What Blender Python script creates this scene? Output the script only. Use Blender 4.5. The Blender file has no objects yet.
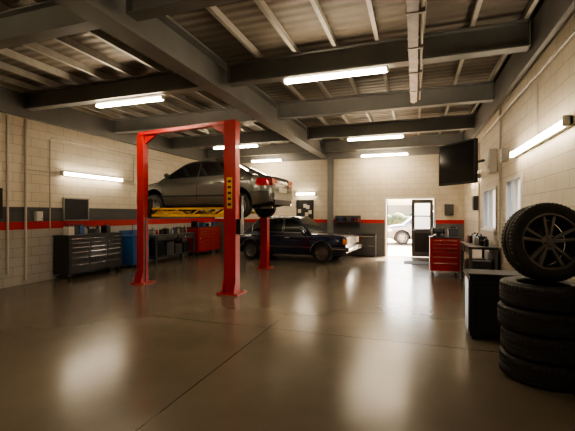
import bpy, bmesh, math, random
import numpy as np
from mathutils import Matrix, Vector, Euler
random.seed(4)
scene = bpy.context.scene
COL = scene.collection
R = math.radians

# ------------------------------------------------------------ materials
def newmat(name):
    m = bpy.data.materials.new(name); m.use_nodes = True
    nt = m.node_tree; b = nt.nodes['Principled BSDF']
    return m, nt, b
def pm(name, col, rough=0.5, metal=0.0, coat=0.0, var=0.0, scale=8.0, bump=0.0, spec=None, trans=0.0):
    m, nt, b = newmat(name)
    b.inputs['Roughness'].default_value = rough
    b.inputs['Metallic'].default_value = metal
    b.inputs['Coat Weight'].default_value = coat
    b.inputs['Coat Roughness'].default_value = 0.06
    b.inputs['Transmission Weight'].default_value = trans
    if spec is not None: b.inputs['Specular IOR Level'].default_value = spec
    c = (col[0], col[1], col[2], 1)
    tc = nt.nodes.new('ShaderNodeTexCoord')
    n = nt.nodes.new('ShaderNodeTexNoise'); n.inputs['Scale'].default_value = scale
    n.inputs['Detail'].default_value = 4
    nt.links.new(tc.outputs['Object'], n.inputs['Vector'])
    r = nt.nodes.new('ShaderNodeValToRGB')
    v = max(var, 0.02)
    r.color_ramp.elements[0].position = 0.3; r.color_ramp.elements[1].position = 0.7
    r.color_ramp.elements[0].color = tuple(x*(1-v) for x in c[:3]) + (1,)
    r.color_ramp.elements[1].color = tuple(min(1, x*(1+v)) for x in c[:3]) + (1,)
    nt.links.new(n.outputs['Fac'], r.inputs['Fac'])
    nt.links.new(r.outputs['Color'], b.inputs['Base Color'])
    if bump:
        bp = nt.nodes.new('ShaderNodeBump'); bp.inputs['Strength'].default_value = bump
        bp.inputs['Distance'].default_value = 0.01
        nt.links.new(n.outputs['Fac'], bp.inputs['Height']); nt.links.new(bp.outputs['Normal'], b.inputs['Normal'])
    return m
def emis(name, col, s):
    m, nt, b = newmat(name)
    b.inputs['Base Color'].default_value = (*col, 1)
    b.inputs['Emission Color'].default_value = (*col, 1)
    b.inputs['Emission Strength'].default_value = s
    return m

def wall_mat(name, axis, bands):
    """painted concrete block wall; bands = [(z_from, colour)...]"""
    m, nt, b = newmat(name); N = nt.nodes.new; Lk = nt.links.new
    g = N('ShaderNodeNewGeometry'); sp = N('ShaderNodeSeparateXYZ'); Lk(g.outputs['Position'], sp.inputs[0])
    cb = N('ShaderNodeCombineXYZ'); Lk(sp.outputs['Y' if axis == 'y' else 'X'], cb.inputs[0]); Lk(sp.outputs['Z'], cb.inputs[1])
    br = N('ShaderNodeTexBrick'); Lk(cb.outputs[0], br.inputs['Vector'])
    br.inputs['Scale'].default_value = 1; br.inputs['Brick Width'].default_value = 0.42
    br.inputs['Row Height'].default_value = 0.21; br.inputs['Mortar Size'].default_value = 0.006
    br.inputs['Mortar Smooth'].default_value = 0.3
    br.inputs['Color1'].default_value = (1, 1, 1, 1); br.inputs['Color2'].default_value = (.95, .95, .95, 1)
    br.inputs['Mortar'].default_value = (.62, .60, .58, 1)
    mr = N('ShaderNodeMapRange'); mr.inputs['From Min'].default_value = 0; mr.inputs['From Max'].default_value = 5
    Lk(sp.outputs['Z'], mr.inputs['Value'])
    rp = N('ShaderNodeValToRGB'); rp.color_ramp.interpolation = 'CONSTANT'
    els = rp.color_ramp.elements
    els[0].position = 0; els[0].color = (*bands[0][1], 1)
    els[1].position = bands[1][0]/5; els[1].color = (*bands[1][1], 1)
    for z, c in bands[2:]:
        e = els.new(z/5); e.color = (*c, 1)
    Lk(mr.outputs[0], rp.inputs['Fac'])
    mx = N('ShaderNodeMix'); mx.data_type = 'RGBA'; mx.blend_type = 'MULTIPLY'; mx.inputs['Factor'].default_value = 1
    Lk(rp.outputs['Color'], mx.inputs['A']); Lk(br.outputs['Color'], mx.inputs['B'])
    no = N('ShaderNodeTexNoise'); no.inputs['Scale'].default_value = 1.1; no.inputs['Detail'].default_value = 6
    Lk(g.outputs['Position'], no.inputs['Vector'])
    r2 = N('ShaderNodeValToRGB'); r2.color_ramp.elements[0].position = .3; r2.color_ramp.elements[1].position = .65
    r2.color_ramp.elements[0].color = (.88, .87, .85, 1)
    Lk(no.outputs['Fac'], r2.inputs['Fac'])
    m2 = N('ShaderNodeMix'); m2.data_type = 'RGBA'; m2.blend_type = 'MULTIPLY'; m2.inputs['Factor'].default_value = 1
    Lk(mx.outputs['Result'], m2.inputs['A']); Lk(r2.outputs['Color'], m2.inputs['B'])
    Lk(m2.outputs['Result'], b.inputs['Base Color'])
    inv = N('ShaderNodeMath'); inv.operation = 'SUBTRACT'; inv.inputs[0].default_value = 1; Lk(br.outputs['Fac'], inv.inputs[1])
    bp = N('ShaderNodeBump'); bp.inputs['Strength'].default_value = .5; bp.inputs['Distance'].default_value = .006
    Lk(inv.outputs[0], bp.inputs['Height']); Lk(bp.outputs['Normal'], b.inputs['Normal'])
    b.inputs['Roughness'].default_value = .5
    return m

def floor_mat():
    m, nt, b = newmat('polished_concrete'); N = nt.nodes.new; Lk = nt.links.new
    g = N('ShaderNodeNewGeometry'); sp = N('ShaderNodeSeparateXYZ'); Lk(g.outputs['Position'], sp.inputs[0])
    n1 = N('ShaderNodeTexNoise'); n1.inputs['Scale'].default_value = .7; n1.inputs['Detail'].default_value = 5; n1.inputs['Roughness'].default_value = .55
    Lk(g.outputs['Position'], n1.inputs['Vector'])
    rp = N('ShaderNodeValToRGB'); rp.color_ramp.elements[0].position = .2; rp.color_ramp.elements[1].position = .8
    rp.color_ramp.elements[0].color = (.092, .077, .058, 1); rp.color_ramp.elements[1].color = (.165, .138, .106, 1)
    Lk(n1.outputs['Fac'], rp.inputs['Fac'])
    # saw-cut joints
    def joint(out, vals, w=.007):
        res = None
        for v in vals:
            a = N('ShaderNodeMath'); a.operation = 'SUBTRACT'; Lk(out, a.inputs[0]); a.inputs[1].default_value = v
            c = N('ShaderNodeMath'); c.operation = 'ABSOLUTE'; Lk(a.outputs[0], c.inputs[0])
            d = N('ShaderNodeMath'); d.operation = 'LESS_THAN'; Lk(c.outputs[0], d.inputs[0]); d.inputs[1].default_value = w
            if res is None: res = d.outputs[0]
            else:
                e = N('ShaderNodeMath'); e.operation = 'MAXIMUM'; Lk(res, e.inputs[0]); Lk(d.outputs[0], e.inputs[1]); res = e.outputs[0]
        return res
    jx = joint(sp.outputs['X'], [-1.95, -6.0]); jy = joint(sp.outputs['Y'], [0.2, 4.9, 9.6])
    mxj = N('ShaderNodeMath'); mxj.operation = 'MAXIMUM'; Lk(jx, mxj.inputs[0]); Lk(jy, mxj.inputs[1])
    m3 = N('ShaderNodeMix'); m3.data_type = 'RGBA'; Lk(mxj.outputs[0], m3.inputs['Factor'])
    Lk(rp.outputs['Color'], m3.inputs['A']); m3.inputs['B'].default_value = (.03, .025, .02, 1)
    Lk(m3.outputs['Result'], b.inputs['Base Color'])
    n3 = N('ShaderNodeTexNoise'); n3.inputs['Scale'].default_value = 1.6; n3.inputs['Detail'].default_value = 4; n3.inputs['Roughness'].default_value = .5
    Lk(g.outputs['Position'], n3.inputs['Vector'])
    r3 = N('ShaderNodeMapRange'); r3.inputs['From Min'].default_value = .2; r3.inputs['From Max'].default_value = .8
    r3.inputs['To Min'].default_value = .185; r3.inputs['To Max'].default_value = .262
    Lk(n3.outputs['Fac'], r3.inputs['Value']); Lk(r3.outputs[0], b.inputs['Roughness'])
    b.inputs['Specular IOR Level'].default_value = .42
    return m

def deck_mat():
    m, nt, b = newmat('ceiling_deck'); N = nt.nodes.new; Lk = nt.links.new
    g = N('ShaderNodeNewGeometry')
    w = N('ShaderNodeTexWave'); w.bands_direction = 'Y'; w.inputs['Scale'].default_value = 1.6
    w.inputs['Distortion'].default_value = 0
    Lk(g.outputs['Position'], w.inputs['Vector'])
    no = N('ShaderNodeTexNoise'); no.inputs['Scale'].default_value = 1.5; no.inputs['Detail'].default_value = 6
    Lk(g.outputs['Position'], no.inputs['Vector'])
    rp = N('ShaderNodeValToRGB'); rp.color_ramp.elements[0].color = (.130, .112, .090, 1); rp.color_ramp.elements[1].color = (.19, .165, .135, 1)
    rp.color_ramp.elements[0].position = .3; rp.color_ramp.elements[1].position = .7
    Lk(no.outputs['Fac'], rp.inputs['Fac']); Lk(rp.outputs['Color'], b.inputs['Base Color'])
    bp = N('ShaderNodeBump'); bp.inputs['Strength'].default_value = .5; bp.inputs['Distance'].default_value = .03
    Lk(w.outputs['Fac'], bp.inputs['Height']); Lk(bp.outputs['Normal'], b.inputs['Normal'])
    b.inputs['Roughness'].default_value = .6
    return m

CREAM = (.70, .63, .51); GREYD = (.09, .092, .095); REDP = (.46, .016, .016)
M_wl = wall_mat('block_wall_left', 'y', [(0, (.40, .38, .345)), (1.24, REDP), (1.41, GREYD), (1.74, CREAM)])
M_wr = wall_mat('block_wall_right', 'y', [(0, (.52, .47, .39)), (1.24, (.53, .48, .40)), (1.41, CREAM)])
M_wb = wall_mat('block_wall_back', 'x', [(0, (.12, .12, .118)), (1.24, REDP), (1.38, CREAM)])
M_floor = floor_mat(); M_deck = deck_mat()
M_steel = pm('grey_painted_steel', (.195, .195, .19), .45, var=.1, scale=2)
M_joist = pm('joist_steel', (.38, .36, .32), .5, var=.1)
M_red = pm('red_enamel', (.40, .013, .013), .32, coat=.3, var=.12, scale=3)
M_redc = pm('red_cabinet_enamel', (.36, .013, .013), .3, coat=.3, var=.05)
M_yel = pm('yellow_enamel', (.72, .42, .02), .4, var=.15)
M_black = pm('black_enamel', (.014, .014, .016), .35, coat=.2)
M_blackp = pm('black_plastic', (.018, .018, .019), .55, bump=.1, scale=60)
M_rubber = pm('tire_rubber', (.018, .0175, .0175), .6, var=.25, scale=14, bump=.15)
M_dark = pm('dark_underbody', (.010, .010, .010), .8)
M_chrome = pm('chrome', (.75, .74, .72), .15, metal=1)
M_alloy = pm('alloy_wheel', (.36, .36, .36), .3, metal=.9)
M_alloyd = pm('alloy_wheel_gunmetal', (.20, .20, .20), .28, metal=.9)
M_rimdark = pm('alloy_wheel_dark', (.05, .05, .05), .35, metal=.6)
M_galv = pm('galvanised', (.36, .35, .33), .4, metal=.7, var=.2)
M_pipe = pm('painted_conduit', (.50, .46, .39), .45)
M_white = pm('white_paint', (.70, .68, .64), .4)
M_glass = pm('car_glass', (.012, .014, .016), .04, spec=.8)
M_blue = pm('blue_enamel', (.02, .085, .24), .35, var=.1)
M_grey = pm('grey_cabinet', (.06, .06, .064), .4, var=.08)
M_draw = pm('drawer_black', (.022, .022, .025), .35, coat=.2)
M_screen = pm('screen', (.012, .012, .014), .12)
M_silverpaint = pm('sedan_paint_grey', (.165, .17, .155), .3, metal=.75, coat=.8)
M_navy = pm('navy_paint', (.006, .014, .052), .22, coat=.9, metal=.1)
M_outcar = pm('silver_paint', (.25, .25, .26), .3, metal=.6, coat=.5)
M_tail = pm('taillight_red', (.40, .008, .008), .15, coat=.8)
M_head = pm('headlight_glass', (.7, .7, .68), .08, metal=.5)
M_amber = pm('amber_lens', (.7, .22, .01), .2)
M_plate = pm('licence_plate', (.6, .58, .5), .5)
M_chalk = pm('dark_board', (.03, .032, .034), .5, var=.2)
M_paper = pm('paper', (.7, .66, .56), .7, var=.1, scale=30)
M_bottleW = pm('plastic_white', (.7, .68, .62), .4)
M_mat = pm('rubber_mat', (.02, .02, .02), .8, bump=.3, scale=40)
M_asph = pm('yard_ground', (.50, .39, .27), .9, var=.2, scale=.8)
M_fence = pm('yard_fence', (.50, .40, .28), .9, var=.15, scale=1)
M_hedge = pm('hedge_leaves', (.10, .12, .045), .8, var=.6, scale=6, bump=1)
M_frost = pm('window_glass', (.85, .88, .9), .35, trans=.9)
M_tube = emis('fluorescent_tube', (1.0, .81, .56), 86)
M_tubew = emis('fluorescent_tube_wall', (1.0, .84, .62), 46)

# ------------------------------------------------------------ builder
class B:
    def __init__(s, name):
        s.name = name; s.bm = bmesh.new(); s.mats = []; s.M = Matrix.Identity(4)
    def mi(s, m):
        if m not in s.mats: s.mats.append(m)
        return s.mats.index(m)
    def face(s, vs, m):
        try:
            f = s.bm.faces.new(vs); f.material_index = s.mi(m); return f
        except ValueError: return None
    def v(s, p): return s.bm.verts.new(s.M @ Vector(p))
    def box(s, c, sz, m, rot=None, M=None):
        T = Matrix.Translation(c)
        if rot: T = T @ Euler(rot).to_matrix().to_4x4()
        T = s.M @ T
        h = [x/2 for x in sz]
        vs = [s.bm.verts.new(T @ Vector((sx*h[0], sy*h[1], sz_*h[2]))) for sx in (-1, 1) for sy in (-1, 1) for sz_ in (-1, 1)]
        for q in ((0, 1, 3, 2), (4, 6, 7, 5), (0, 4, 5, 1), (2, 3, 7, 6), (0, 2, 6, 4), (1, 5, 7, 3)):
            s.face([vs[i] for i in q], m)
    def bx(s, x0, x1, y0, y1, z0, z1, m): s.box(((x0+x1)/2, (y0+y1)/2, (z0+z1)/2), (abs(x1-x0), abs(y1-y0), abs(z1-z0)), m)
    def hexa(s, pts, m):
        vs = [s.v(p) for p in pts]
        for q in ((0, 3, 2, 1), (4, 5, 6, 7), (0, 1, 5, 4), (1, 2, 6, 5), (2, 3, 7, 6), (3, 0, 4, 7)):
            s.face([vs[i] for i in q], m)
    def cyl(s, p1, p2, r, m, r2=None, seg=16, caps=True):
        p1, p2 = Vector(p1), Vector(p2); r2 = r if r2 is None else r2
        d = p2-p1; q = d.to_track_quat('Z', 'Y')
        a, b = [], []
        for i in range(seg):
            t = 2*math.pi*i/seg; o = Vector((math.cos(t), math.sin(t), 0))
            a.append(s.v(p1+q @ (o*r))); b.append(s.v(p2+q @ (o*r2)))
        for i in range(seg):
            j = (i+1) % seg; s.face([a[i], a[j], b[j], b[i]], m)
        if caps: s.face(a[::-1], m); s.face(b, m)
    def tube(s, pts, r, m, seg=10):
        for a, b in zip(pts[:-1], pts[1:]): s.cyl(a, b, r, m, seg=seg)
    def strip(s, rows, m, flip=False):
        vr = [[s.v(p) for p in row] for row in rows]
        for a, b in zip(vr[:-1], vr[1:]):
            for i in range(len(a)-1):
                q = [a[i], a[i+1], b[i+1], b[i]]
                if flip: q = q[::-1]
                s.face(q, m)
    def lathe(s, prof, m, T, seg=48, closed=False, jag=None):
        rings = []
        for i in range(seg):
            t = 2*math.pi*i/seg; ring = []
            for k, (r, z) in enumerate(prof):
                rr = r - (jag[1] if (jag and k in jag[0] and (i//jag[2]) % 2) else 0)
                ring.append(s.bm.verts.new(s.M @ T @ Vector((rr*math.cos(t), rr*math.sin(t), z))))
            rings.append(ring)
        n = len(prof)
        for i in range(seg):
            a, b = rings[i], rings[(i+1) % seg]
            for k in range(n if closed else n-1):
                l = (k+1) % n; s.face([a[k], b[k], b[l], a[l]], m)
    def ball(s, c, r, m, sc=(1, 1, 1)):
        T = s.M @ Matrix.Translation(c) @ Matrix.Diagonal((r*sc[0], r*sc[1], r*sc[2], 1))
        res = bmesh.ops.create_icosphere(s.bm, subdivisions=2, radius=1, matrix=T)
        fs = set(f for v in res['verts'] for f in v.link_faces)
        for f in fs: f.material_index = s.mi(m)
    def done(s, loc=(0, 0, 0), rotz=0, bevel=0, ang=35, recalc=True, rot=None):
        if recalc: bmesh.ops.recalc_face_normals(s.bm, faces=s.bm.faces)
        for f in s.bm.faces: f.smooth = True
        me = bpy.data.meshes.new(s.name); s.bm.to_mesh(me); s.bm.free()
        for m in s.mats: me.materials.append(m)
        me.set_sharp_from_angle(angle=R(ang))
        o = bpy.data.objects.new(s.name, me); COL.objects.link(o)
        o.location = loc; o.rotation_euler = rot if rot else (0, 0, rotz)
        if bevel:
            md = o.modifiers.new('bevel', 'BEVEL'); md.width = bevel; md.segments = 2; md.limit_method = 'ANGLE'; md.angle_limit = R(50)
        return o

# ------------------------------------------------------------ room
XL, XR, YB, YF, ZC = -8.4, 1.65, 14.7, -4.5, 4.47
T = .22
b = B('floor'); b.bx(XL-T, XR+T, YF-T, YB+T, -.2, 0, M_floor); b.done()
b = B('ceiling'); b.bx(XL-T, XR+T, YF-T, YB+T, ZC, ZC+.15, M_deck); b.done()
b = B('wall_left'); b.bx(XL-T, XL, YF-T, YB+T, 0, ZC, M_wl); b.done()
b = B('wall_front'); b.bx(XL, XR, YF-T, YF, 0, ZC, M_wb); b.done()
def holes(b, u0, u1, hs, put):
    cur = u0
    for (a, c, z0, z1) in sorted(hs):
        put(cur, a, 0, ZC)
        if z0 > 0: put(a, c, 0, z0)
        put(a, c, z1, ZC); cur = c
    put(cur, u1, 0, ZC)
DX0, DX1, DZ = -1.10, .70, 2.22
b = B('wall_back'); holes(b, XL, XR, [(DX0, DX1, 0, DZ)], lambda a, c, z0, z1: b.bx(a, c, YB, YB+T, z0, z1, M_wb)); b.done()
WIN = [(7.0, 8.05, 1.2, 2.25), (9.0, 10.5, 1.25, 2.2)]
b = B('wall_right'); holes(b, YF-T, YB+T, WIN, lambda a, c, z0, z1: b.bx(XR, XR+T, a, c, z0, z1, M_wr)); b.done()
for i, (a, c, z0, z1) in enumerate(WIN):
    b = B('window_%d' % (i+1)); f = .05
    x0, x1 = XR-.03, XR+.08
    b.bx(x0, x1, a, a+f, z0, z1, M_white); b.bx(x0, x1, c-f, c, z0, z1, M_white)
    b.bx(x0, x1, a+f, c-f, z0, z0+f, M_white); b.bx(x0, x1, a+f, c-f, z1-f, z1, M_white)
    b.bx(x0, x1, (a+c)/2-.02, (a+c)/2+.02, z0+f, z1-f, M_white)
    b.bx(x0-.05, XR, a-.03, c+.03, z0-.04, z0, M_white)
    b.bx(XR+.04, XR+.055, a+f, c-f, z0+f, z1-f, M_frost)
    b.done()
# door
b = B('door_1')
for x in (DX0+.03, DX1-.03): b.bx(x-.03, x+.03, YB-.02, YB+T, 0, DZ, M_white)
b.bx(DX0, DX1, YB-.02, YB+T, DZ-.06, DZ, M_white)
def leaf(w):   # local: x 0..w, y thin
    P = M_grey
    b.bx(0, w, -.025, .025, .02, 1.05, P); b.bx(0, w, -.025, .025, 2.0, 2.14, P)
    b.bx(0, .11, -.025, .025, 1.05, 2.0, P); b.bx(w-.11, w, -.025, .025, 1.05, 2.0, P)
    b.bx(.11, w-.11, -.02, .02, 1.50, 1.54, P)
    b.bx(.11, w-.11, -.006, .006, 1.05, 2.0, M_frost)
    b.bx(.1, w-.1, -.033, -.025, .2, .9, M_black)
    b.cyl((.06, -.06, 1.0), (.16, -.06, 1.0), .012, M_chrome); b.cyl((.06, -.06, 1.0), (.06, -.02, 1.0), .012, M_chrome)
b.M = Matrix.Translation((-.13, YB+.06, 0)); leaf(.75)
b.M = Matrix.Translation((DX0+.07, YB+.2, 0)) @ Matrix.Rotation(R(97), 4, 'Z'); leaf(.9)
b.M = Matrix.Identity(4)
b.done(bevel=.004)
b = B('door_mat'); b.bx(-.35, .5, 12.6, 13.4, 0, .015, M_mat); b.done(bevel=.004)

# steel
def ibeam(b, p0, p1, w, h, m, t=.022):
    p0, p1 = Vector(p0), Vector(p1)   # centre of bottom face
    d = p1-p0; c = (p0+p1)/2
    if abs(d.x) > abs(d.y):
        L = abs(d.x); f = lambda cz, ww, hh: b.box((c.x, c.y, cz), (L, ww, hh), m)
    else:
        L = abs(d.y); f = lambda cz, ww, hh: b.box((c.x, c.y, cz), (ww, L, hh), m)
    z = p0.z
    f(z+t/2, w, t); f(z+h-t/2, w, t); f(z+h/2, t*.7, h-2*t)
XM = -3.38
b = B('roof_girder'); ibeam(b, (XM, YF, 3.80), (XM, YB, 3.80), .32, .53, M_steel, .03); b.done()
for i, y in enumerate((-2.0, .8, 3.65, 6.15, 8.75, 11.45, 13.9)):
    for x0, x1 in ((XL+.12, XM-.17), (XM+.17, XR-.12)):
        b = B('roof_beam'); ibeam(b, (x0, y, 3.95), (x1, y, 3.95), .2, .38, M_steel)
        for xx in (x0+.01, x1-.01): b.box((xx, y, 4.14), (.02, .2, .38), M_steel)
        b.done()
b = B('roof_joists')
x = XL+.35
while x < XR-.1:
    if abs(x-XM) > .2:
        b.bx(x-.03, x+.03, YF+.02, YB-.02, 4.335, 4.355, M_joist); b.bx(x-.008, x+.008, YF+.02, YB-.02, 4.355, ZC-.002, M_joist)
    x += .68
b.done()
b = B('trim_left'); b.bx(XL, XL+.1, YF, YB, 3.78, 4.3, M_steel); b.done()
b = B('trim_right'); b.bx(XR-.1, XR, YF, YB, 3.8, 4.3, M_steel); b.done()
b = B('trim_back'); b.bx(XL+.1, XR-.1, YB-.1, YB, 3.78, 4.3, M_steel); b.done()
b = B('steel_column'); XC = -3.15
b.bx(XC-.1, XC+.1, YB-.32, YB-.30, 0, 3.80, M_steel); b.bx(XC-.1, XC+.1, YB-.14, YB-.12, 0, 3.80, M_steel)
b.bx(XC-.01, XC+.01, YB-.30, YB-.14, 0, 3.80, M_steel); b.bx(XC-.18, XC+.18, YB-.4, YB-.04, 0, .02, M_steel); b.done()

# lights
def ceil_light(x0, x1, y, z):
    b = B('fluorescent_light'); c = (x0+x1)/2; L = x1-x0
    b.box((0, 0, .04), (L, .06, .04), M_white)
    for s in (-1, 1): b.box((s*(L/2-.012), 0, .0), (.024, .11, .06), M_white)
    b.box((0, 0, -.008), (L-.05, .085, .05), M_tube)
    for s in (-.35, .35): b.cyl((s*L, 0, .06), (s*L, 0, 3.945-z), .006, M_galv, seg=6)
    b.done((c, y, z), bevel=.006)
ZL = 3.86
for a in ((-2.12, -.4, 6.05), (-6.3, -4.65, 6.15), (-1.95, -.32, 11.4), (-6.55, -4.9, 11.4), (-2.0, -.4, .6), (-6.3, -4.65, .6)):  # last pair is out of view above the camera, added to brighten near floor
    ceil_light(a[0], a[1], a[2], ZL)
ceil_light(-1.9, -.24, 14.0, 3.74); ceil_light(-6.3, -5.0, 14.0, 3.74)
def strip_light(loc, L, rz):  # sticks out in local -y
    b = B('strip_light')
    b.box((0, -.032, 0), (L, .06, .10), M_white)
    b.box((0, -.088, -.01), (L-.08, .05, .07), M_tubew)
    for s in (-1, 1): b.box((s*(L/2-.02), -.072, 0), (.04, .1, .12), M_white)
    b.done(loc, rz, bevel=.006)
strip_light((XL, 8.05, 2.62), 2.05, R(90))
strip_light((XR, 6.1, 2.62), 2.5, R(-90))
strip_light((XR, 12.0, 2.62), 1.8, R(-90))
strip_light((-4.2, YB, 2.42), .85, 0)

# ceiling duct / trunking
b = B('cable_trunking')
b.bx(-.085, .035, .2, 7.6, 3.74, 3.82, M_galv); b.cyl((.075, .2, 3.79), (.075, 7.6, 3.79), .018, M_pipe)
y = .6
while y < 7.6: b.bx(-.095, .1, y, y+.04, 3.732, 3.83, M_galv); y += .9
for y in (.8, 3.65, 6.15):
    for x in (-.07, .02): b.cyl((x, y, 3.83), (x, y, 3.945), .006, M_galv, seg=6)
b.cyl((-.025, 7.6, 3.78), (-.025, 7.75, 3.78), .03, M_black)
b.done()

# conduits
def conduit(pts, r=.02, m=M_pipe, name='conduit_pipe'):
    b = B(name); b.tube([Vector(p) for p in pts], r, m)
    for p in pts[1:-1]: b.ball(p, r*1.05, m)
    return b.done()
xl = XL+.03
conduit([(xl, 5.75, .3), (xl, 5.75, 3.75)], .025); conduit([(xl, 6.15, .1), (xl, 6.15, 3.75)], .025)
conduit([(xl, 6.75, 1.2), (xl, 6.75, 3.4)], .014)
conduit([(xl, 6.8, 3.45), (xl, 11, 3.45)], .016); conduit([(xl, 6.2, 2.62), (xl, 6.98, 2.62)], .012)
conduit([(xl, 9.15, 2.62), (xl, 9.6, 2.62), (xl, 9.6, 3.4)], .012)
xr = XR-.03
conduit([(xr, 8.55, .95), (xr, 8.55, 3.78)], .022)
conduit([(xr, 6.1, 2.72), (xr, 6.1, 3.5)], .012); conduit([(xr, 3.0, 3.55), (xr, 14, 3.55)], .018, M_galv)
conduit([(xr, 11.2, 1.0), (xr, 11.2, 3.5)], .018)
def ebox(name, loc, sz, m=M_white, rz=0):
    b = B(name); b.box((0, -sz[1]/2-.001, 0), sz, m); b.box((0, -sz[1]-.006, 0), (sz[0]*.8, .012, sz[2]*.8), m)
    b.cyl((sz[0]*.3, -sz[1]-.02, -sz[2]*.25), (sz[0]*.3, -sz[1], -sz[2]*.25), .012, M_black, seg=8)
    return b.done(loc, rz, bevel=.004)
ebox('electrical_box', (XR, 9.2, 2.75), (.35, .14, .5), M_white, R(-90))
ebox('electrical_box', (XR, 8.1, 2.72), (.2, .1, .25), M_white, R(-90))
ebox('electrical_box', (XR, 11.6, 1.9), (.3, .12, .4), M_grey, R(-90))
ebox('electrical_box', (XL, 6.45, 1.55), (.16, .08, .22), M_white, R(90))
ebox('electrical_box', (1.15, YB, 1.75), (.3, .12, .4), M_grey, 0)
ebox('light_switch', (-1.4, YB, 1.55), (.12, .03, .16), M_white, 0)

# boards
def board(name, loc, w, h, m, rz, frame=M_black, sheets=0):
    b = B(name); b.box((0, -.016, 0), (w, .03, h), m)
    for s in (-1, 1):
        b.box((s*w/2, -.021, 0), (.03, .04, h+.03), frame); b.box((0, -.021, s*h/2), (w+.03, .04, .03), frame)
    random.seed(len(name)+sheets)
    for i in range(sheets):
        b.box((random.uniform(-.35, .35)*w, -.033, random.uniform(-.33, .33)*h), (w*.2, .004, h*.2), M_paper)
    return b.done(loc, rz)
board('notice_board', (XL, 5.35, 1.83), .55, .62, M_chalk, R(90))
board('notice_board', (XL, 7.5, 1.72), .75, .56, M_chalk, R(90), M_galv, 0)
board('poster_board', (-4.25, YB, 1.78), .68, .75, M_chalk, 0, M_black, 5)

# ------------------------------------------------------------ furniture
def tool_cabinet(name, w, d, h, m, loc, rz, cols=1, rows=6, caster=True, face=None):
    b = B(name); z0 = .13 if caster else .04; fm = face or m
    b.box((0, 0, (z0+h-.03)/2), (w, d, h-.03-z0), m)
    b.box((0, 0, h-.015), (w+.02, d+.02, .03), M_black)
    cw = (w-.06)/cols; hh = (h-.03-z0-.06)
    hs = np.array([1, 1, 1.1, 1.3, 1.6, 2.0, 2.2][:rows]); hs = hs/hs.sum()*hh
    for c in range(cols):
        x = -w/2+.03+cw*(c+.5); z = h-.06
        for k in range(rows):
            hk = hs[k]
            b.box((x, -d/2-.008, z-hk/2), (cw-.015, .018, hk-.012), fm)
            b.box((x, -d/2-.028, z-.028), (cw*.86, .022, .018), M_chrome)
            z -= hk
    if caster:
        for sx in (-1, 1):
            for sy in (-1, 1):
                X, Y = sx*(w/2-.08), sy*(d/2-.08)
                b.cyl((X-.02, Y, .055), (X+.02, Y, .055), .055, M_rubber); b.box((X, Y, .11), (.07, .08, .04), M_galv)
    else:
        b.box((0, .02, .02), (w-.04, d-.06, .04), M_black)
    if caster:
        b.tube([(w/2, -d/2+.08, h-.12), (w/2+.05, -d/2+.08, h-.12), (w/2+.05, d/2-.08, h-.12), (w/2, d/2-.08, h-.12)], .011, M_chrome)
    return b.done(loc, rz, bevel=.005)
tool_cabinet('tool_cabinet', 1.72, .5, 1.08, M_black, (XL+.3, 7.68, 0), R(90), cols=3, rows=6, face=M_draw)
tool_cabinet('tool_cabinet', 1.7, .5, 1.1, M_redc, (XL+.35, 13.25, 0), R(90), cols=2, rows=6)
tool_cabinet('tool_cabinet', .72, .5, 1.0, M_redc, (.72, 10.7, 0), 0, cols=1, rows=6)

def bottle(b, x, y, z, r, h, m):
    b.cyl((x, y, z), (x, y, z+h*.7), r, m); b.cyl((x, y, z+h*.7), (x, y, z+h*.85), r, m, r2=r*.4)
    b.cyl((x, y, z+h*.85), (x, y, z+h), r*.38, M_black)
def clutter(name, loc, rz, w, d, seed, n=8):
    random.seed(seed); b = B(name)
    for i in range(n):
        x = -w/2+w*(i+.5)/n; y = random.uniform(-d/2, d/2)*.6; k = random.random()
        m = random.choice([M_black, M_grey, M_black, M_blue, M_redc, M_bottleW, M_black, M_galv])
        s = w/n*.42
        if k < .4: bottle(b, x, y, 0, min(.045, s), random.uniform(.14, .26), m)
        elif k < .8:
            bw = min(s*2, .3); hh = random.uniform(.08, .22)
            b.box((x, y, hh/2), (bw, .2, hh), m); b.box((x, y, hh+.01), (bw*.96, .19, .02), M_black)
            b.tube([(x-bw*.3, y, hh+.02), (x-bw*.3, y, hh+.06), (x+bw*.3, y, hh+.06), (x+bw*.3, y, hh+.02)], .008, M_black, 6)
        else:
            b.cyl((x, y, 0), (x, y, random.uniform(.1, .2)), min(.08, s), m)
    return b.done((loc[0], loc[1], loc[2]+.003), rz, bevel=.003)
clutter('bench_supplies', (XL+.28, 7.68, 1.08), R(90), 1.5, .3, 3, 9)
clutter('bench_supplies', (XL+.3, 13.25, 1.1), R(90), 1.4, .3, 5, 7)

# blue parts washer cabinet
b = B('parts_washer'); w, d, h = .7, .55, .95
b.box((0, 0, h/2+.04), (w, d, h-.12), M_blue); b.box((0, 0, h-.01), (w+.03, d+.03, .035), M_blue)
for s in (-1, 1): b.box((s*w/4, -d/2-.008, .5), (w/2-.03, .016, .66), M_blue); b.cyl((s*.05, -d/2-.04, .45), (s*.05, -d/2-.04, .6), .009, M_chrome, seg=8)
for sx in (-1, 1):
    for sy in (-1, 1): b.cyl((sx*.3, sy*.22, 0), (sx*.3, sy*.22, .1), .025, M_black)
b.box((0, .2, h+.08), (w, .05, .16), M_blue); b.tube([(.1, .15, h), (.1, .15, h+.3), (.1, -.02, h+.34), (.1, -.08, h+.26)], .012, M_chrome)
b.done((XL+.34, 9.25, 0), R(90), bevel=.008)

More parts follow.
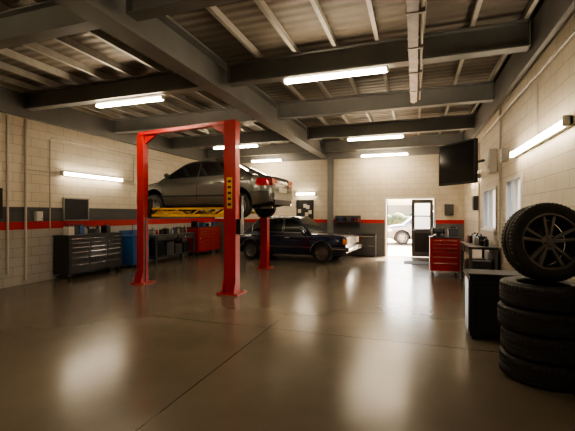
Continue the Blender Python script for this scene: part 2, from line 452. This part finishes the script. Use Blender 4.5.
# workbenches
def workbench(name, loc, rz, w, d, h, under=True, top=M_grey):
    b = B(name); b.box((0, 0, h-.025), (w, d, .05), top)
    for sx in (-1, 1):
        for sy in (-1, 1): b.box((sx*(w/2-.04), sy*(d/2-.04), (h-.05)/2), (.06, .06, h-.05), M_grey)
        b.box((sx*(w/2-.04), 0, .2), (.04, d-.1, .04), M_grey)
    b.box((0, 0, .22), (w-.1, d-.1, .025), M_grey)
    b.box((0, d/2-.02, .5), (w-.14, .015, .5), M_grey)
    if under:
        random.seed(int(w*100)); n = 4
        for i in range(n):
            x = -w/2+.15+(w-.3)*(i+.5)/n; hh = random.uniform(.25, .5)
            b.box((x, 0, .235+hh/2), ((w-.3)/n*.85, d*.7, hh), random.choice([M_black, M_grey, M_black]))
    for i in range(2): b.box((w/4*(1 if i else -1), -d/2+.03, h-.12), (w*.4, .03, .12), M_grey); b.box((w/4*(1 if i else -1), -d/2+.005, h-.12), (.16, .02, .02), M_chrome)
    return b.done(loc, rz, bevel=.004)
workbench('workbench', (XL+.38, 10.95, 0), R(90), 2.2, .6, .92)
clutter('workbench_tools', (XL+.36, 10.95, .92), R(90), 2.0, .35, 11, 12)
workbench('workbench', (XR-.33, 9.35, 0), R(-90), 1.6, .55, .92, True, M_black)
clutter('workbench_tools', (XR-.3, 9.35, .92), R(-90), 1.35, .3, 21, 8)

# bench grinder on right cabinet
b = B('bench_grinder')
b.box((0, 0, .015), (.3, .16, .03), M_black); b.box((0, 0, .06), (.1, .12, .08), M_black)
b.cyl((-.11, 0, .15), (.11, 0, .15), .075, M_grey, seg=24)
for s in (-1, 1):
    b.cyl((s*.11, 0, .15), (s*.15, 0, .15), .1, M_black, seg=24); b.cyl((s*.15, 0, .15), (s*.18, 0, .15), .03, M_galv)
b.done((.57, 10.68, 1.003), R(8), bevel=.004)
b = B('toolbox'); b.box((0, 0, .09), (.24, .2, .18), M_grey); b.box((0, 0, .19), (.25, .21, .03), M_black)
b.tube([(-.08, 0, .2), (-.08, 0, .25), (.08, 0, .25), (.08, 0, .2)], .01, M_chrome, 8)
b.done((.94, 10.74, 1.003), 0, bevel=.006)

# black storage box behind tyres
b = B('storage_cabinet'); w, d, h = .62, .42, .84
b.box((0, 0, h/2+.02), (w, d, h-.04), M_blackp)
b.box((0, 0, h-.012), (w+.03, d+.03, .03), M_blackp)
b.box((0, -d/2-.006, .40), (w-.09, .014, h-.18), M_black); b.box((0, -d/2-.016, .40), (w-.17, .012, h-.27), M_blackp)
b.box((w/2-.13, -d/2-.03, .55), (.02, .02, .14), M_galv)
b.box((-w/2-.006, 0, .42), (.014, d-.08, h-.18), M_black)
for sx in (-1, 1):
    for sy in (-1, 1): b.box((sx*(w/2-.05), sy*(d/2-.05), .02), (.06, .06, .04), M_black)
b.done((.97, 5.5, 0), 0, bevel=.012)

# shelf on back wall
b = B('shelf')
b.box((0, -.171, 0), (1.0, .34, .03), M_grey); b.box((0, -.012, .12), (1.0, .02, .24), M_grey)
for s in (-.45, .45): b.hexa([(s-.01, -.02, -.2), (s+.01, -.02, -.2), (s+.01, -.002, -.2), (s-.01, -.002, -.2), (s-.01, -.32, -.015), (s+.01, -.32, -.015), (s+.01, -.002, -.015), (s-.01, -.002, -.015)], M_grey)
b.done((-2.5, YB, 1.3))
clutter('shelf_supplies', (-2.5, YB-.18, 1.315), 0, .9, .2, 8, 6)
tool_cabinet('storage_cabinet', .9, .4, .85, M_grey, (-1.85, YB-.24, 0), 0, cols=2, rows=2, caster=False)

# TV on bracket
b = B('television')
b.box((0, 0, 0), (1.12, .09, .98), M_blackp); b.box((0, -.047, .01), (1.04, .006, .90), M_screen)
b.box((.1, .1, .0), (.3, .1, .3), M_grey); b.tube([(.1, .12, 0), (.35, .22, 0), (.60, .16, 0)], .03, M_grey)
b.done((.93, 9.6, 2.78), R(-52), bevel=.01)

# ------------------------------------------------------------ wheels
def tyre(b, T, r, w, rim, seg=72, jag=.006):
    h = w/2
    g = .008
    half = [(rim, .78*h), (rim+.012, .93*h), (rim+.03, .97*h), ((rim+r)*.5, 1.02*h), (r-.045, .99*h), (r-.02, .93*h), (r-.004, .80*h), (r, .66*h),
            (r, .50*h), (r-g, .48*h), (r-g, .40*h), (r, .38*h), (r, .12*h), (r-g, .10*h)]
    prof = half+[(a, -z) for a, z in half[::-1]]
    n = len(prof)
    inner = [(r-.03, -.7*h), (r-.03, .7*h)]
    prof = prof+inner
    ks = {6, 7, 8, n-1-6, n-1-7, n-1-8, 5, n-1-5}
    b.lathe(prof, M_rubber, T, seg, True, (ks, jag, 1))
def rimgeo(b, T, w, rim, m=M_alloy, n=5, brake=True, dbl=True, seg=48, barrel=None):
    h = w/2; barrel = barrel or m
    b.lathe([(rim+.012, .80*h), (rim+.01, .86*h), (rim-.006, .86*h), (rim-.016, .72*h)], m, T, seg)
    b.lathe([(rim-.016, .72*h), (rim-.03, .5*h), (rim-.035, -.6*h), (rim, -.8*h)], barrel, T, seg)
    M0 = b.M.copy(); b.M = b.M @ T
    b.lathe([(0, .62*h), (.028, .62*h), (.032, .56*h), (.07, .52*h), (.078, .40*h), (.078, .1*h)], m, Matrix.Identity(4), 24)
    zr, zc = .70*h, .52*h
    for i in range(n):
        for s in ((-1, 1) if dbl else (0,)):
            a = 2*math.pi*i/n+.3; a1 = a+s*.15; a0 = a+s*.22
            r0, r1 = .055, rim-.012
            p0 = Vector((r0*math.cos(a0), r0*math.sin(a0), zc)); p1 = Vector((r1*math.cos(a1+s*.05), r1*math.sin(a1+s*.05), zr))
            d = (p1-p0); d.z = 0; t = Vector((-d.y, d.x, 0)).normalized()
            w0, w1 = (.012, .015) if dbl else (.03, .022)
            w0 *= rim/.2; w1 *= rim/.2
            dz = Vector((0, 0, .028))
            b.hexa([p0-t*w0-dz, p1-t*w1-dz, p1+t*w1-dz, p0+t*w0-dz, p0-t*w0*.7, p1-t*w1*.7, p1+t*w1*.7, p0+t*w0*.7], m)
        a = 2*math.pi*(i+.5)/n+.3
        b.cyl((.048*math.cos(a), .048*math.sin(a), .5*h), (.048*math.cos(a), .048*math.sin(a), .6*h), .008, M_black, seg=8)
    if brake:
        b.cyl((0, 0, -.1*h), (0, 0, .08*h), rim*.74, M_galv, seg=32); b.cyl((0, 0, -.5*h), (0, 0, .15*h), .06, M_dark)
        b.cyl((0, 0, -.62*h), (0, 0, -.5*h), rim-.03, M_dark, seg=32)
    b.M = M0

# tyre stack + alloy wheel
TX, TY, TR, TW = 1.19, 4.32, .378, .229
offs = [(0, 0), (.012, -.01), (-.012, .006), (.006, .008)]
for i, (ox, oy) in enumerate(offs):
    b = B('tire'); tyre(b, Matrix.Identity(4), TR, TW, .222, 120, .007); b.done((TX+ox, TY+oy, TW*(.51)+i*TW*1.022), .3*i, ang=30)
ztop = 4*TW*1.022
b = B('alloy_wheel')
tyre(b, Matrix.Identity(4), .385, .24, .268, 120, .007); rimgeo(b, Matrix.Identity(4), .24, .268, M_alloyd, 5, False, barrel=M_rimdark)
b.cyl((0, 0, -.1), (0, 0, -.09), .235, M_rimdark, seg=48)
tilt = R(84)
o = b.done((TX+.03, TY+.02, ztop+.385*math.sin(tilt)+.12*math.cos(tilt)-.008), rot=(tilt, 0, R(15)), ang=30)

# ------------------------------------------------------------ car
def sm(a, n=2):
    a = np.array(a, float)
    for _ in range(n):
        c = a.copy(); c[1:-1] = (a[:-2]+2*a[1:-1]+a[2:])/4; a = c
    return a
TR_ = np.array([0, .0, .05, .16, .45, .70, .88, .97, 1.0])
WR_ = np.array([0, .84, .95, .985, 1.0, .985, .955, .91, .82])
def make_car(name, P, paint, loc, rz, drop=0):
    b = B(name); L, W = P['L'], P['W']; hL = L/2
    xs = np.concatenate([[-hL, -hL+.02, -hL+.05], np.linspace(-hL+.1, hL-.1, 60), [hL-.05, hL-.02, hL]])
    tp = np.array(P['top']); bt = np.array(P['bot']); pl = np.array(P['plan'])
    zt = sm(np.interp(xs, tp[:, 0], tp[:, 1]), P.get('sm', 3)); zb = np.interp(xs, bt[:, 0], bt[:, 1]); hw = sm(np.interp(xs, pl[:, 0], pl[:, 1])*W/2, 2)
    fzt = lambda x: np.interp(x, xs, zt); fzb = lambda x: np.interp(x, xs, zb); fw = lambda x: np.interp(x, xs, hw)
    def yb(x, z):
        t = (z-fzb(x))/(fzt(x)-fzb(x)); return fw(x)*np.interp(t, TR_[1:], WR_[1:])
    tb = B('tmp'); tb.mi(paint); tb.mi(M_dark); rings = []
    for x, a, c, w in zip(xs, zt, zb, hw):
        half = [(w*wr, c+(a-c)*t) for wr, t in zip(WR_[1:], TR_[1:])]+[(w*.45, a+.012)]
        ring = [(x, 0, c)]+[(x, y, z) for y, z in half]+[(x, 0, a+.018)]+[(x, -y, z) for y, z in half[::-1]]
        rings.append([tb.v(p) for p in ring])
    n = len(rings[0])
    for A, C in zip(rings[:-1], rings[1:]):
        for i in range(n):
            j = (i+1) % n; tb.face([A[i], A[j], C[j], C[i]], paint)
    tb.face(rings[0], paint); tb.face(rings[-1][::-1], paint)
    bmesh.ops.recalc_face_normals(tb.bm, faces=tb.bm.faces)
    me = bpy.data.meshes.new('tmp'); tb.bm.to_mesh(me); tb.bm.free(); me.materials.append(paint); me.materials.append(M_dark)
    ob = bpy.data.objects.new('tmp_body', me); COL.objects.link(ob)
    cb = B('tmp'); cb.mi(paint); cb.mi(M_dark)
    for wx in P['axles']:
        for s in (-1, 1): cb.cyl((wx, s*(W/2-.28), P['r']+.01), (wx, s*(W/2+.1), P['r']+.01), P['r']+P.get('gap', .05), M_dark, seg=40)
    bmesh.ops.recalc_face_normals(cb.bm, faces=cb.bm.faces)
    mc = bpy.data.meshes.new('tmpc'); cb.bm.to_mesh(mc); cb.bm.free(); mc.materials.append(paint); mc.materials.append(M_dark)
    oc = bpy.data.objects.new('tmp_cut', mc); COL.objects.link(oc)
    md = ob.modifiers.new('b', 'BOOLEAN'); md.object = oc; md.operation = 'DIFFERENCE'; md.solver = 'EXACT'
    bpy.context.view_layer.update()
    ev = ob.evaluated_get(bpy.context.evaluated_depsgraph_get()); m2 = bpy.data.meshes.new_from_object(ev)
    b.mi(paint); b.mi(M_dark); b.bm.from_mesh(m2)
    bpy.data.objects.remove(ob); bpy.data.objects.remove(oc)
    b.bm.faces.ensure_lookup_table()
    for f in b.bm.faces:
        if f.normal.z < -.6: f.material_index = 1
    # greenhouse
    gp = np.array(P['gh']); gx = np.linspace(gp[0, 0], gp[-1, 0], 44)
    gz = sm(np.interp(gx, gp[:, 0], gp[:, 1]), P.get('gsm', 3)); zroof = gz.max()
    fg = lambda x: np.interp(x, gx, gz); belt = P['belt']
    yB, yR = P['yB'], P['yR']
    def yg(z): return yB+(yR-yB)*(z-belt)/(zroof-belt)
    rows = []
    for x, z in zip(gx, gz):
        zl = min(belt-.1, z-.12); e = z-.05
        half = [(yg(zl) if zl < belt else yB, zl), (yg(e), e), (yg(z)-.015, z-.018), (yg(z)-.07, z), (yg(z)*.5, z+.014)]
        rows.append([(x, -y, zz) for y, zz in half]+[(x, 0, z+.02)]+[(x, y, zz) for y, zz in half[::-1]])
    b.strip(rows, paint)
    def side_win(x0, x1, top=.075, bot=.03, m=M_glass, off=.006):
        for s in (-1, 1):
            r = []
            for x in np.linspace(x0, x1, 14):
                zt_ = fg(x)-top; zb_ = max(belt, fzt(x)-.0)+bot
                if zt_ < zb_+.004: zt_ = zb_+.004
                r.append([(x, s*(yg(z)+off), z) for z in (zb_, (zb_+zt_)/2, zt_)])
            b.strip(r, m)
    for x0, x1 in P['wins']:
        side_win(x0-.02, x1+.02, .06, .012, P.get('wtrim', M_black), .004); side_win(x0, x1)
    def screen(x0, x1, m=M_glass):
        r = []
        for x in np.linspace(x0, x1, 12):
            z = fg(x); dz = (fg(x+.01)-fg(x-.01))/.02; nn = Vector((-dz, 0, 1)).normalized()*.008
            Y = yg(z)
            r.append([(x+nn.x, y, zz+nn.z) for y, zz in ((-(Y-.085), z+.001), (-Y*.5, z+.014), (0, z+.02), (Y*.5, z+.014), (Y-.085, z+.001))])
        b.strip(r, m)
    screen(*P['ws']); screen(*P['rs'])
    def patch(x0, x1, z0, z1, m, off=.004, n=8, sides=(-1, 1)):
        for s in sides:
            b.strip([[(x, s*(yb(x, z)+off), z) for z in np.linspace(z0, z1, 6)] for x in np.linspace(x0, x1, n)], m)
    zs = P['sill']
    for x in P['doors']:
        z = zs+.06
        zz = fzt(x)-.04
        patch(x-.006, x+.006, z, zz, M_dark, .003, 2)
    patch(P['doors'][0], P['doors'][-1], zs+.05, zs+.062, M_dark, .003, 12)
    for x in P['handles']:
        for s in (-1, 1):
            z = P['belt']-.13; b.box((x, s*(yb(x, z)+.012), z), (.17, .03, .03), P.get('hmat', paint))
    for s in (-1, 1):  # mirrors
        x = P['mirror']; b.ball((x, s*(yg(belt)+.12), belt+.09), .1, paint, (.6, 1, .62)); b.box((x, s*(yg(belt)+.03), belt+.05), (.06, .12, .04), M_black)
    P['extra'](b, P, yb, fw, fzt, patch, paint)
    for wx in P['axles']:
        for s in (-1, 1):
            T = Matrix.Translation((wx, s*(W/2-.125), P['r']-drop)) @ Matrix.Rotation(R(-90*s), 4, 'X')
            tyre(b, T, P['r'], .2, P['rim'], 48, .004); rimgeo(b, T, .2, P['rim'], M_alloy, P.get('spokes', 5), True, P.get('dbl', False), seg=32)
        b.cyl((wx, -(W/2-.25), P['r']-drop), (wx, W/2-.25, P['r']-drop), .04, M_dark)
    b.box((0, 0, P['sill']+.02), (L*.8, W*.6, .1), M_dark); b.tube([(-hL+.1, .4, P['sill']-.01), (.8, .3, P['sill']-.01)], .03, M_galv)
    return b.done(loc, rz, ang=38, recalc=False)

def ex_sedan(b, P, yb, fw, fzt, patch, paint):
    L, W = P['L'], P['W']; h = L/2; q = P.get('zo', 0)
    patch(-h+.005, -h+.34, .70+q, .88+q, M_tail, .008, 10)
    for s in (-1, 1):
        b.box((-h+.0, s*.53, .79+q), (.03, .26, .17), M_tail); b.box((-h-.012, s*.46, .745+q), (.012, .1, .05), M_plate)
        b.box((h-.02, s*.52, .60+q), (.05, .26, .13), M_head)
    patch(h-.34, h-.01, .56+q, .70+q, M_head, .008, 10)
    b.box((-h-.006, 0, .79+q), (.02, .75, .05), M_chrome); b.box((-h-.01, 0, .62+q), (.02, .5, .12), M_plate)
    b.box((-h-.02, 0, .47), (.06, W*.72, .13), paint); b.box((-h-.01, 0, .31), (.05, W*.66, .12), M_blackp)
    b.box((h, 0, .6+q), (.03, .6, .12), M_black); b.box((h, 0, .36), (.03, 1.0, .13), M_black); b.box((h+.005, 0, .5), (.02, .45, .1), M_plate)
    patch(-h+.02, -h+.5, .54, .552, M_dark, .004); patch(h-.5, h-.02, .5, .512, M_dark, .004)
    patch(-.95, .95, .46, .50, M_blackp, .006, 16)
    b.cyl((-h-.06, -.45, .26), (-h+.3, -.45, .26), .03, M_chrome)
SED = dict(L=4.2, W=1.7, r=.315, rim=.205, axles=(-1.28, 1.3), sill=.2, belt=.93, yB=.79, yR=.60,
    top=[(-2.1, .80), (-2.04, .93), (-1.9, .975), (-1.3, 1.0), (-.5, .96), (.9, .925), (1.2, .89), (1.6, .82), (1.9, .73), (2.03, .66), (2.1, .58)],
    bot=[(-2.1, .30), (-1.9, .24), (-1.6, .2), (1.7, .2), (2.0, .22), (2.1, .26)],
    plan=[(-2.1, .80), (-2.0, .90), (-1.8, .96), (-1.3, 1), (1.2, 1), (1.6, .97), (1.9, .90), (2.02, .82), (2.1, .68)],
    gh=[(-1.62, .98), (-1.25, 1.16), (-.85, 1.34), (-.55, 1.40), (-.15, 1.425), (.2, 1.40), (.42, 1.35), (1.15, .90)],
    wins=[(-1.22, -.93), (-.88, -.13), (-.06, .86)], ws=(.46, 1.08), rs=(-1.52, -.83), doors=[-.92, -.10, .98], handles=(-.72, .12), mirror=.78, spokes=7, extra=ex_sedan)
make_car('car', SED, M_silverpaint, (-5.30, 9.11, 1.58), R(177), .09)

def ex_boxy(b, P, yb, fw, fzt, patch, paint):
    L, W = P['L'], P['W']; h = L/2
    for s, e in ((1, h), (-1, -h)):
        w = W/2
        b.box((e+s*.04, 0, .47), (.12, W*.98, .13), M_black); b.box((e+s*.102, 0, .49), (.012, W*.96, .05), M_chrome)
        for t in (-1, 1):
            b.box((e-s*.2, t*(w+.005), .47), (.42, .06, .13), M_black); b.box((e-s*.2, t*(w+.038), .49), (.42, .012, .05), M_chrome)
    patch(-.98, .98, .47, .53, M_black, .012, 12); patch(-.98, .98, .505, .52, M_chrome, .018, 12)
    b.box((h+.01, 0, .72), (.04, .62, .26), M_chrome)
    for k in range(7): b.box((h+.028, 0, .62+.033*k), (.02, .56, .016), M_black)
    for s in (-1, 1):
        b.box((h+.008, s*.50, .72), (.04, .33, .22), M_chrome); b.box((h+.022, s*.50, .72), (.03, .29, .18), M_head)
        b.box((h+.0, s*.71, .72), (.06, .1, .2), M_amber)
        b.box((-h-.004, s*.6, .72), (.03, .36, .2), M_tail)
    patch(h-.10, h-.005, .64, .80, M_amber, .008, 4); patch(-h+.005, -h+.15, .63, .82, M_tail, .008, 4)
    b.box((h+.11, 0, .48), (.012, .5, .11), M_plate); b.box((-h-.006, 0, .70), (.012, .5, .12), M_plate)
    patch(-h+.1, h-.1, .865, .875, M_chrome, .006, 30)
    b.cyl((h-.1, 0, .93), (h-.1, 0, .99), .008, M_chrome)
    for wx in P['axles']:
        for s in (-1, 1):
            pts = [(wx+(P['r']+.055)*math.cos(t), s*(W/2-.004), P['r']+.01+(P['r']+.055)*math.sin(t)) for t in np.linspace(.05, math.pi-.05, 18)]
            b.tube(pts, .011, M_chrome, 6)
BOX = dict(L=4.2, W=1.72, r=.33, rim=.21, axles=(-1.33, 1.30), sill=.24, belt=.94, yB=.80, yR=.64, sm=1, gsm=1, gap=.045,
    top=[(-2.1, .90), (-2.05, .945), (-1.9, .965), (-1.2, .97), (.8, .955), (1.9, .925), (2.05, .90), (2.1, .86)],
    bot=[(-2.1, .34), (-1.9, .26), (-1.6, .23), (1.7, .23), (1.95, .28), (2.1, .36)],
    plan=[(-2.1, .93), (-2.05, .97), (-1.8, .99), (-1.3, 1), (1.4, 1), (1.9, .985), (2.05, .96), (2.1, .93)],
    gh=[(-1.62, .95), (-1.15, 1.42), (-1.0, 1.485), (-.3, 1.53), (.25, 1.51), (.36, 1.47), (.95, .94)],
    wins=[(-1.28, -.98), (-.92, -.13), (-.05, .72)], ws=(.40, .88), rs=(-1.54, -1.18), doors=[-.95, -.09, .86], handles=(-.75, .08), hmat=M_chrome, wtrim=M_chrome,
    mirror=.66, spokes=8, extra=ex_boxy)
make_car('car', BOX, M_navy, (-4.08, 12.78, 0), R(-5.5), 0)
SUV = dict(L=4.5, W=1.85, r=.36, rim=.23, axles=(-1.35, 1.38), sill=.3, belt=1.08, yB=.86, yR=.70, zo=.15, sm=2,
    top=[(-2.25, 1.0), (-2.2, 1.08), (-1.8, 1.12), (.9, 1.08), (1.4, 1.05), (1.9, .98), (2.2, .85), (2.25, .78)],
    bot=[(-2.25, .4), (-1.9, .32), (1.8, .3), (2.25, .38)],
    plan=[(-2.25, .86), (-2.1, .95), (-1.6, 1), (1.4, 1), (1.9, .95), (2.15, .86), (2.25, .76)],
    gh=[(-2.16, 1.12), (-1.95, 1.62), (-1.7, 1.72), (-.2, 1.78), (.3, 1.74), (.5, 1.68), (1.25, 1.08)],
    wins=[(-1.85, -1.05), (-.95, -.10), (-.02, .95)], ws=(.55, 1.18), rs=(-2.12, -1.98), doors=[-1.0, -.06, 1.05], handles=(-.8, .12), mirror=.85, spokes=5, extra=ex_sedan)
make_car('car', SUV, M_outcar, (.6, 21.5, -.01), R(188), 0)

# ------------------------------------------------------------ lift
b = B('two_post_car_lift')
def post(x, y, w, d, z1, rot, label=False):
    b.M = Matrix.Translation((x, y, 0)) @ Matrix.Rotation(rot, 4, 'Z')
    t = .03
    b.bx(-w/2, w/2, -d/2, -d/2+t, .03, z1, M_red)          # front web
    b.bx(-w/2, -w/2+t, -d/2+t, d/2, .03, z1, M_red); b.bx(w/2-t, w/2, -d/2+t, d/2, .03, z1, M_red)
    b.bx(-w/2+t, -w/2+t+.04, d/2-t, d/2, .03, z1, M_red); b.bx(w/2-t-.04, w/2-t, d/2-t, d/2, .03, z1, M_red)
    b.bx(-w/2+.05, w/2-.05, -d/2+.06, -d/2+.1, .1, z1-.1, M_dark)
    b.box((0, 0, .015), (w+.2, d+.24, .03), M_red)
    for sx in (-1, 1):
        b.hexa([(sx*(w/2)-.01, -d/2-.1, .03), (sx*(w/2)+.01, -d/2-.1, .03), (sx*w/2+.01, -d/2, .03), (sx*w/2-.01, -d/2, .03),
                (sx*(w/2)-.01, -d/2-.015, .28), (sx*(w/2)+.01, -d/2-.015, .28), (sx*w/2+.01, -d/2, .28), (sx*w/2-.01, -d/2, .28)], M_red)
        for sy in (-1, 1): b.cyl((sx*(w/2+.06), sy*(d/2+.06), .03), (sx*(w/2+.06), sy*(d/2+.06), .055), .02, M_galv, seg=6)
    if label:
        b.box((.0, -d/2-.003, 2.02), (w*.46, .006, .62), M_yel)
        for k in range(5): b.box((0, -d/2-.008, 1.79+.115*k), (w*.3, .005, .05), M_black)
    b.M = Matrix.Identity(4)
pR, pL, pF = (-3.50, 6.80), (-5.97, 7.14), (-4.21, 10.28)
post(*pR, .26, .2, 3.46, 0, True); post(*pL, .17, .18, 3.40, 0); post(*pF, .22, .2, 1.75, 0)
A, C = Vector((pL[0], pL[1], 3.43)), Vector((pR[0], pR[1], 3.43)); d = C-A
b.box((A+C)/2+Vector((0, 0, .02)), (d.length+.2, .12, .08), M_red, (0, 0, math.atan2(d.y, d.x)))
b.hexa([(pR[0]-.45, pR[1]+.02, 3.39), (pR[0]-.14, pR[1]-.03, 3.2), (pR[0]-.14, pR[1]+.03, 3.2), (pR[0]-.45, pR[1]+.08, 3.39),
        (pR[0]-.45, pR[1]+.02, 3.42), (pR[0]-.14, pR[1]-.03, 3.42), (pR[0]-.14, pR[1]+.03, 3.42), (pR[0]-.45, pR[1]+.08, 3.42)], M_red)
b.hexa([(pL[0]+.08, pL[1]-.03, 3.2), (pL[0]+.4, pL[1]-.05, 3.39), (pL[0]+.4, pL[1], 3.39), (pL[0]+.08, pL[1]+.03, 3.2),
        (pL[0]+.08, pL[1]-.03, 3.42), (pL[0]+.4, pL[1]-.05, 3.42), (pL[0]+.4, pL[1], 3.42), (pL[0]+.08, pL[1]+.03, 3.42)], M_red)
b.box((pR[0], pR[1]+.16, 1.72), (.32, .12, .5), M_black); b.box((pL[0], pL[1]+.14, 1.72), (.24, .12, .45), M_black)
b.box((pF[0], pF[1]-.06, 1.62), (.3, .14, .2), M_black)
def bar(p, q, w, h, m):
    p, q = Vector(p), Vector(q); d = q-p
    b.box((p+q)/2, (d.length, w, h), m, (0, -math.atan2(d.z, math.hypot(d.x, d.y)), math.atan2(d.y, d.x)))
ya, yb_ = pL[1]+.22, pR[1]+.24
bar((pL[0], ya, 1.57), (pR[0], yb_, 1.57), .09, .06, M_yel); bar((pL[0], ya, 1.72), (pR[0], yb_, 1.72), .07, .04, M_yel)
for k in range(8):
    t0, t1 = (k+.1)/8, (k+.9)/8
    P0 = Vector((pL[0], ya, 1.58)).lerp(Vector((pR[0], yb_, 1.58)), t0); P1 = Vector((pL[0], ya, 1.71)).lerp(Vector((pR[0], yb_, 1.71)), t1)
    if k % 2: P0.z, P1.z = 1.71, 1.58
    bar(P0, P1, .03, .03, M_yel if k % 3 else M_black)
for p, q in (((pR[0], yb_, 1.64), (-4.2, 8.55, 1.64)), ((pR[0]-.2, yb_, 1.64), (-4.9, 8.5, 1.64)), ((pL[0], ya, 1.64), (-6.3, 8.6, 1.64)), ((pL[0]+.2, ya, 1.64), (-5.6, 8.5, 1.64)),
             ((pF[0], pF[1]-.1, 1.64), (-4.5, 9.7, 1.64)), ((pF[0]-.1, pF[1]-.1, 1.64), (-6.1, 9.75, 1.64))):
    bar(p, q, .09, .07, M_yel); b.cyl((q[0], q[1], 1.66), (q[0], q[1], 1.765), .05, M_black)
b.box((pR[0]+.18, pR[1], 1.35), (.1, .16, .3), M_black)
b.tube([(pL[0]+.12, pL[1]-.05, .04), (pL[0]+.12, pL[1]-.05, 1.5)], .012, M_black)
b.done(bevel=.004)

# ------------------------------------------------------------ outside
b = B('ground_yard'); b.bx(-25, 25, YB+T, 60, -.2, -.01, M_asph); b.done()
b = B('boundary_fence'); b.bx(-20, 20, 31, 31.3, 0, 2.3, M_fence)
for k in range(11): b.bx(-20+4*k-.2, -20+4*k+.2, 30.9, 31.4, 0, 2.5, M_fence)
b.done()
b = B('hedge')
random.seed(2)
for k in range(60): b.ball((random.uniform(-9, 9), 29+random.uniform(-.3, .3), random.uniform(.3, 1.3)), random.uniform(.4, .7), M_hedge)
b.done()

# ------------------------------------------------------------ world, sun, camera
w = bpy.data.worlds.new('sky'); scene.world = w; w.use_nodes = True; nt = w.node_tree
bg = nt.nodes['Background']; sky = nt.nodes.new('ShaderNodeTexSky'); sky.sky_type = 'NISHITA'; sky.sun_disc = False
sky.sun_elevation = R(38); sky.sun_rotation = R(30); sky.dust_density = 6
nt.links.new(sky.outputs[0], bg.inputs[0]); bg.inputs[1].default_value = 2.2
sd = bpy.data.lights.new('sun', 'SUN'); sd.energy = 55; sd.color = (1, .78, .52); sd.angle = R(1)
so = bpy.data.objects.new('sun', sd); COL.objects.link(so)
so.rotation_euler = Vector((-.12, -.50, -.65)).to_track_quat('-Z', 'Y').to_euler(); so.location = (5, 25, 10)
try: scene.view_settings.look = 'AgX - Medium High Contrast'
except Exception: pass
cd = bpy.data.cameras.new('camera'); cam = bpy.data.objects.new('camera', cd); COL.objects.link(cam)
cam.location = (0, 0, 1.6); cam.rotation_euler = (R(90), 0, R(18.8)); cd.lens = 23.5; cd.sensor_width = 36; cd.shift_y = -.0026
cd.clip_start = .05; cd.clip_end = 200
scene.camera = cam
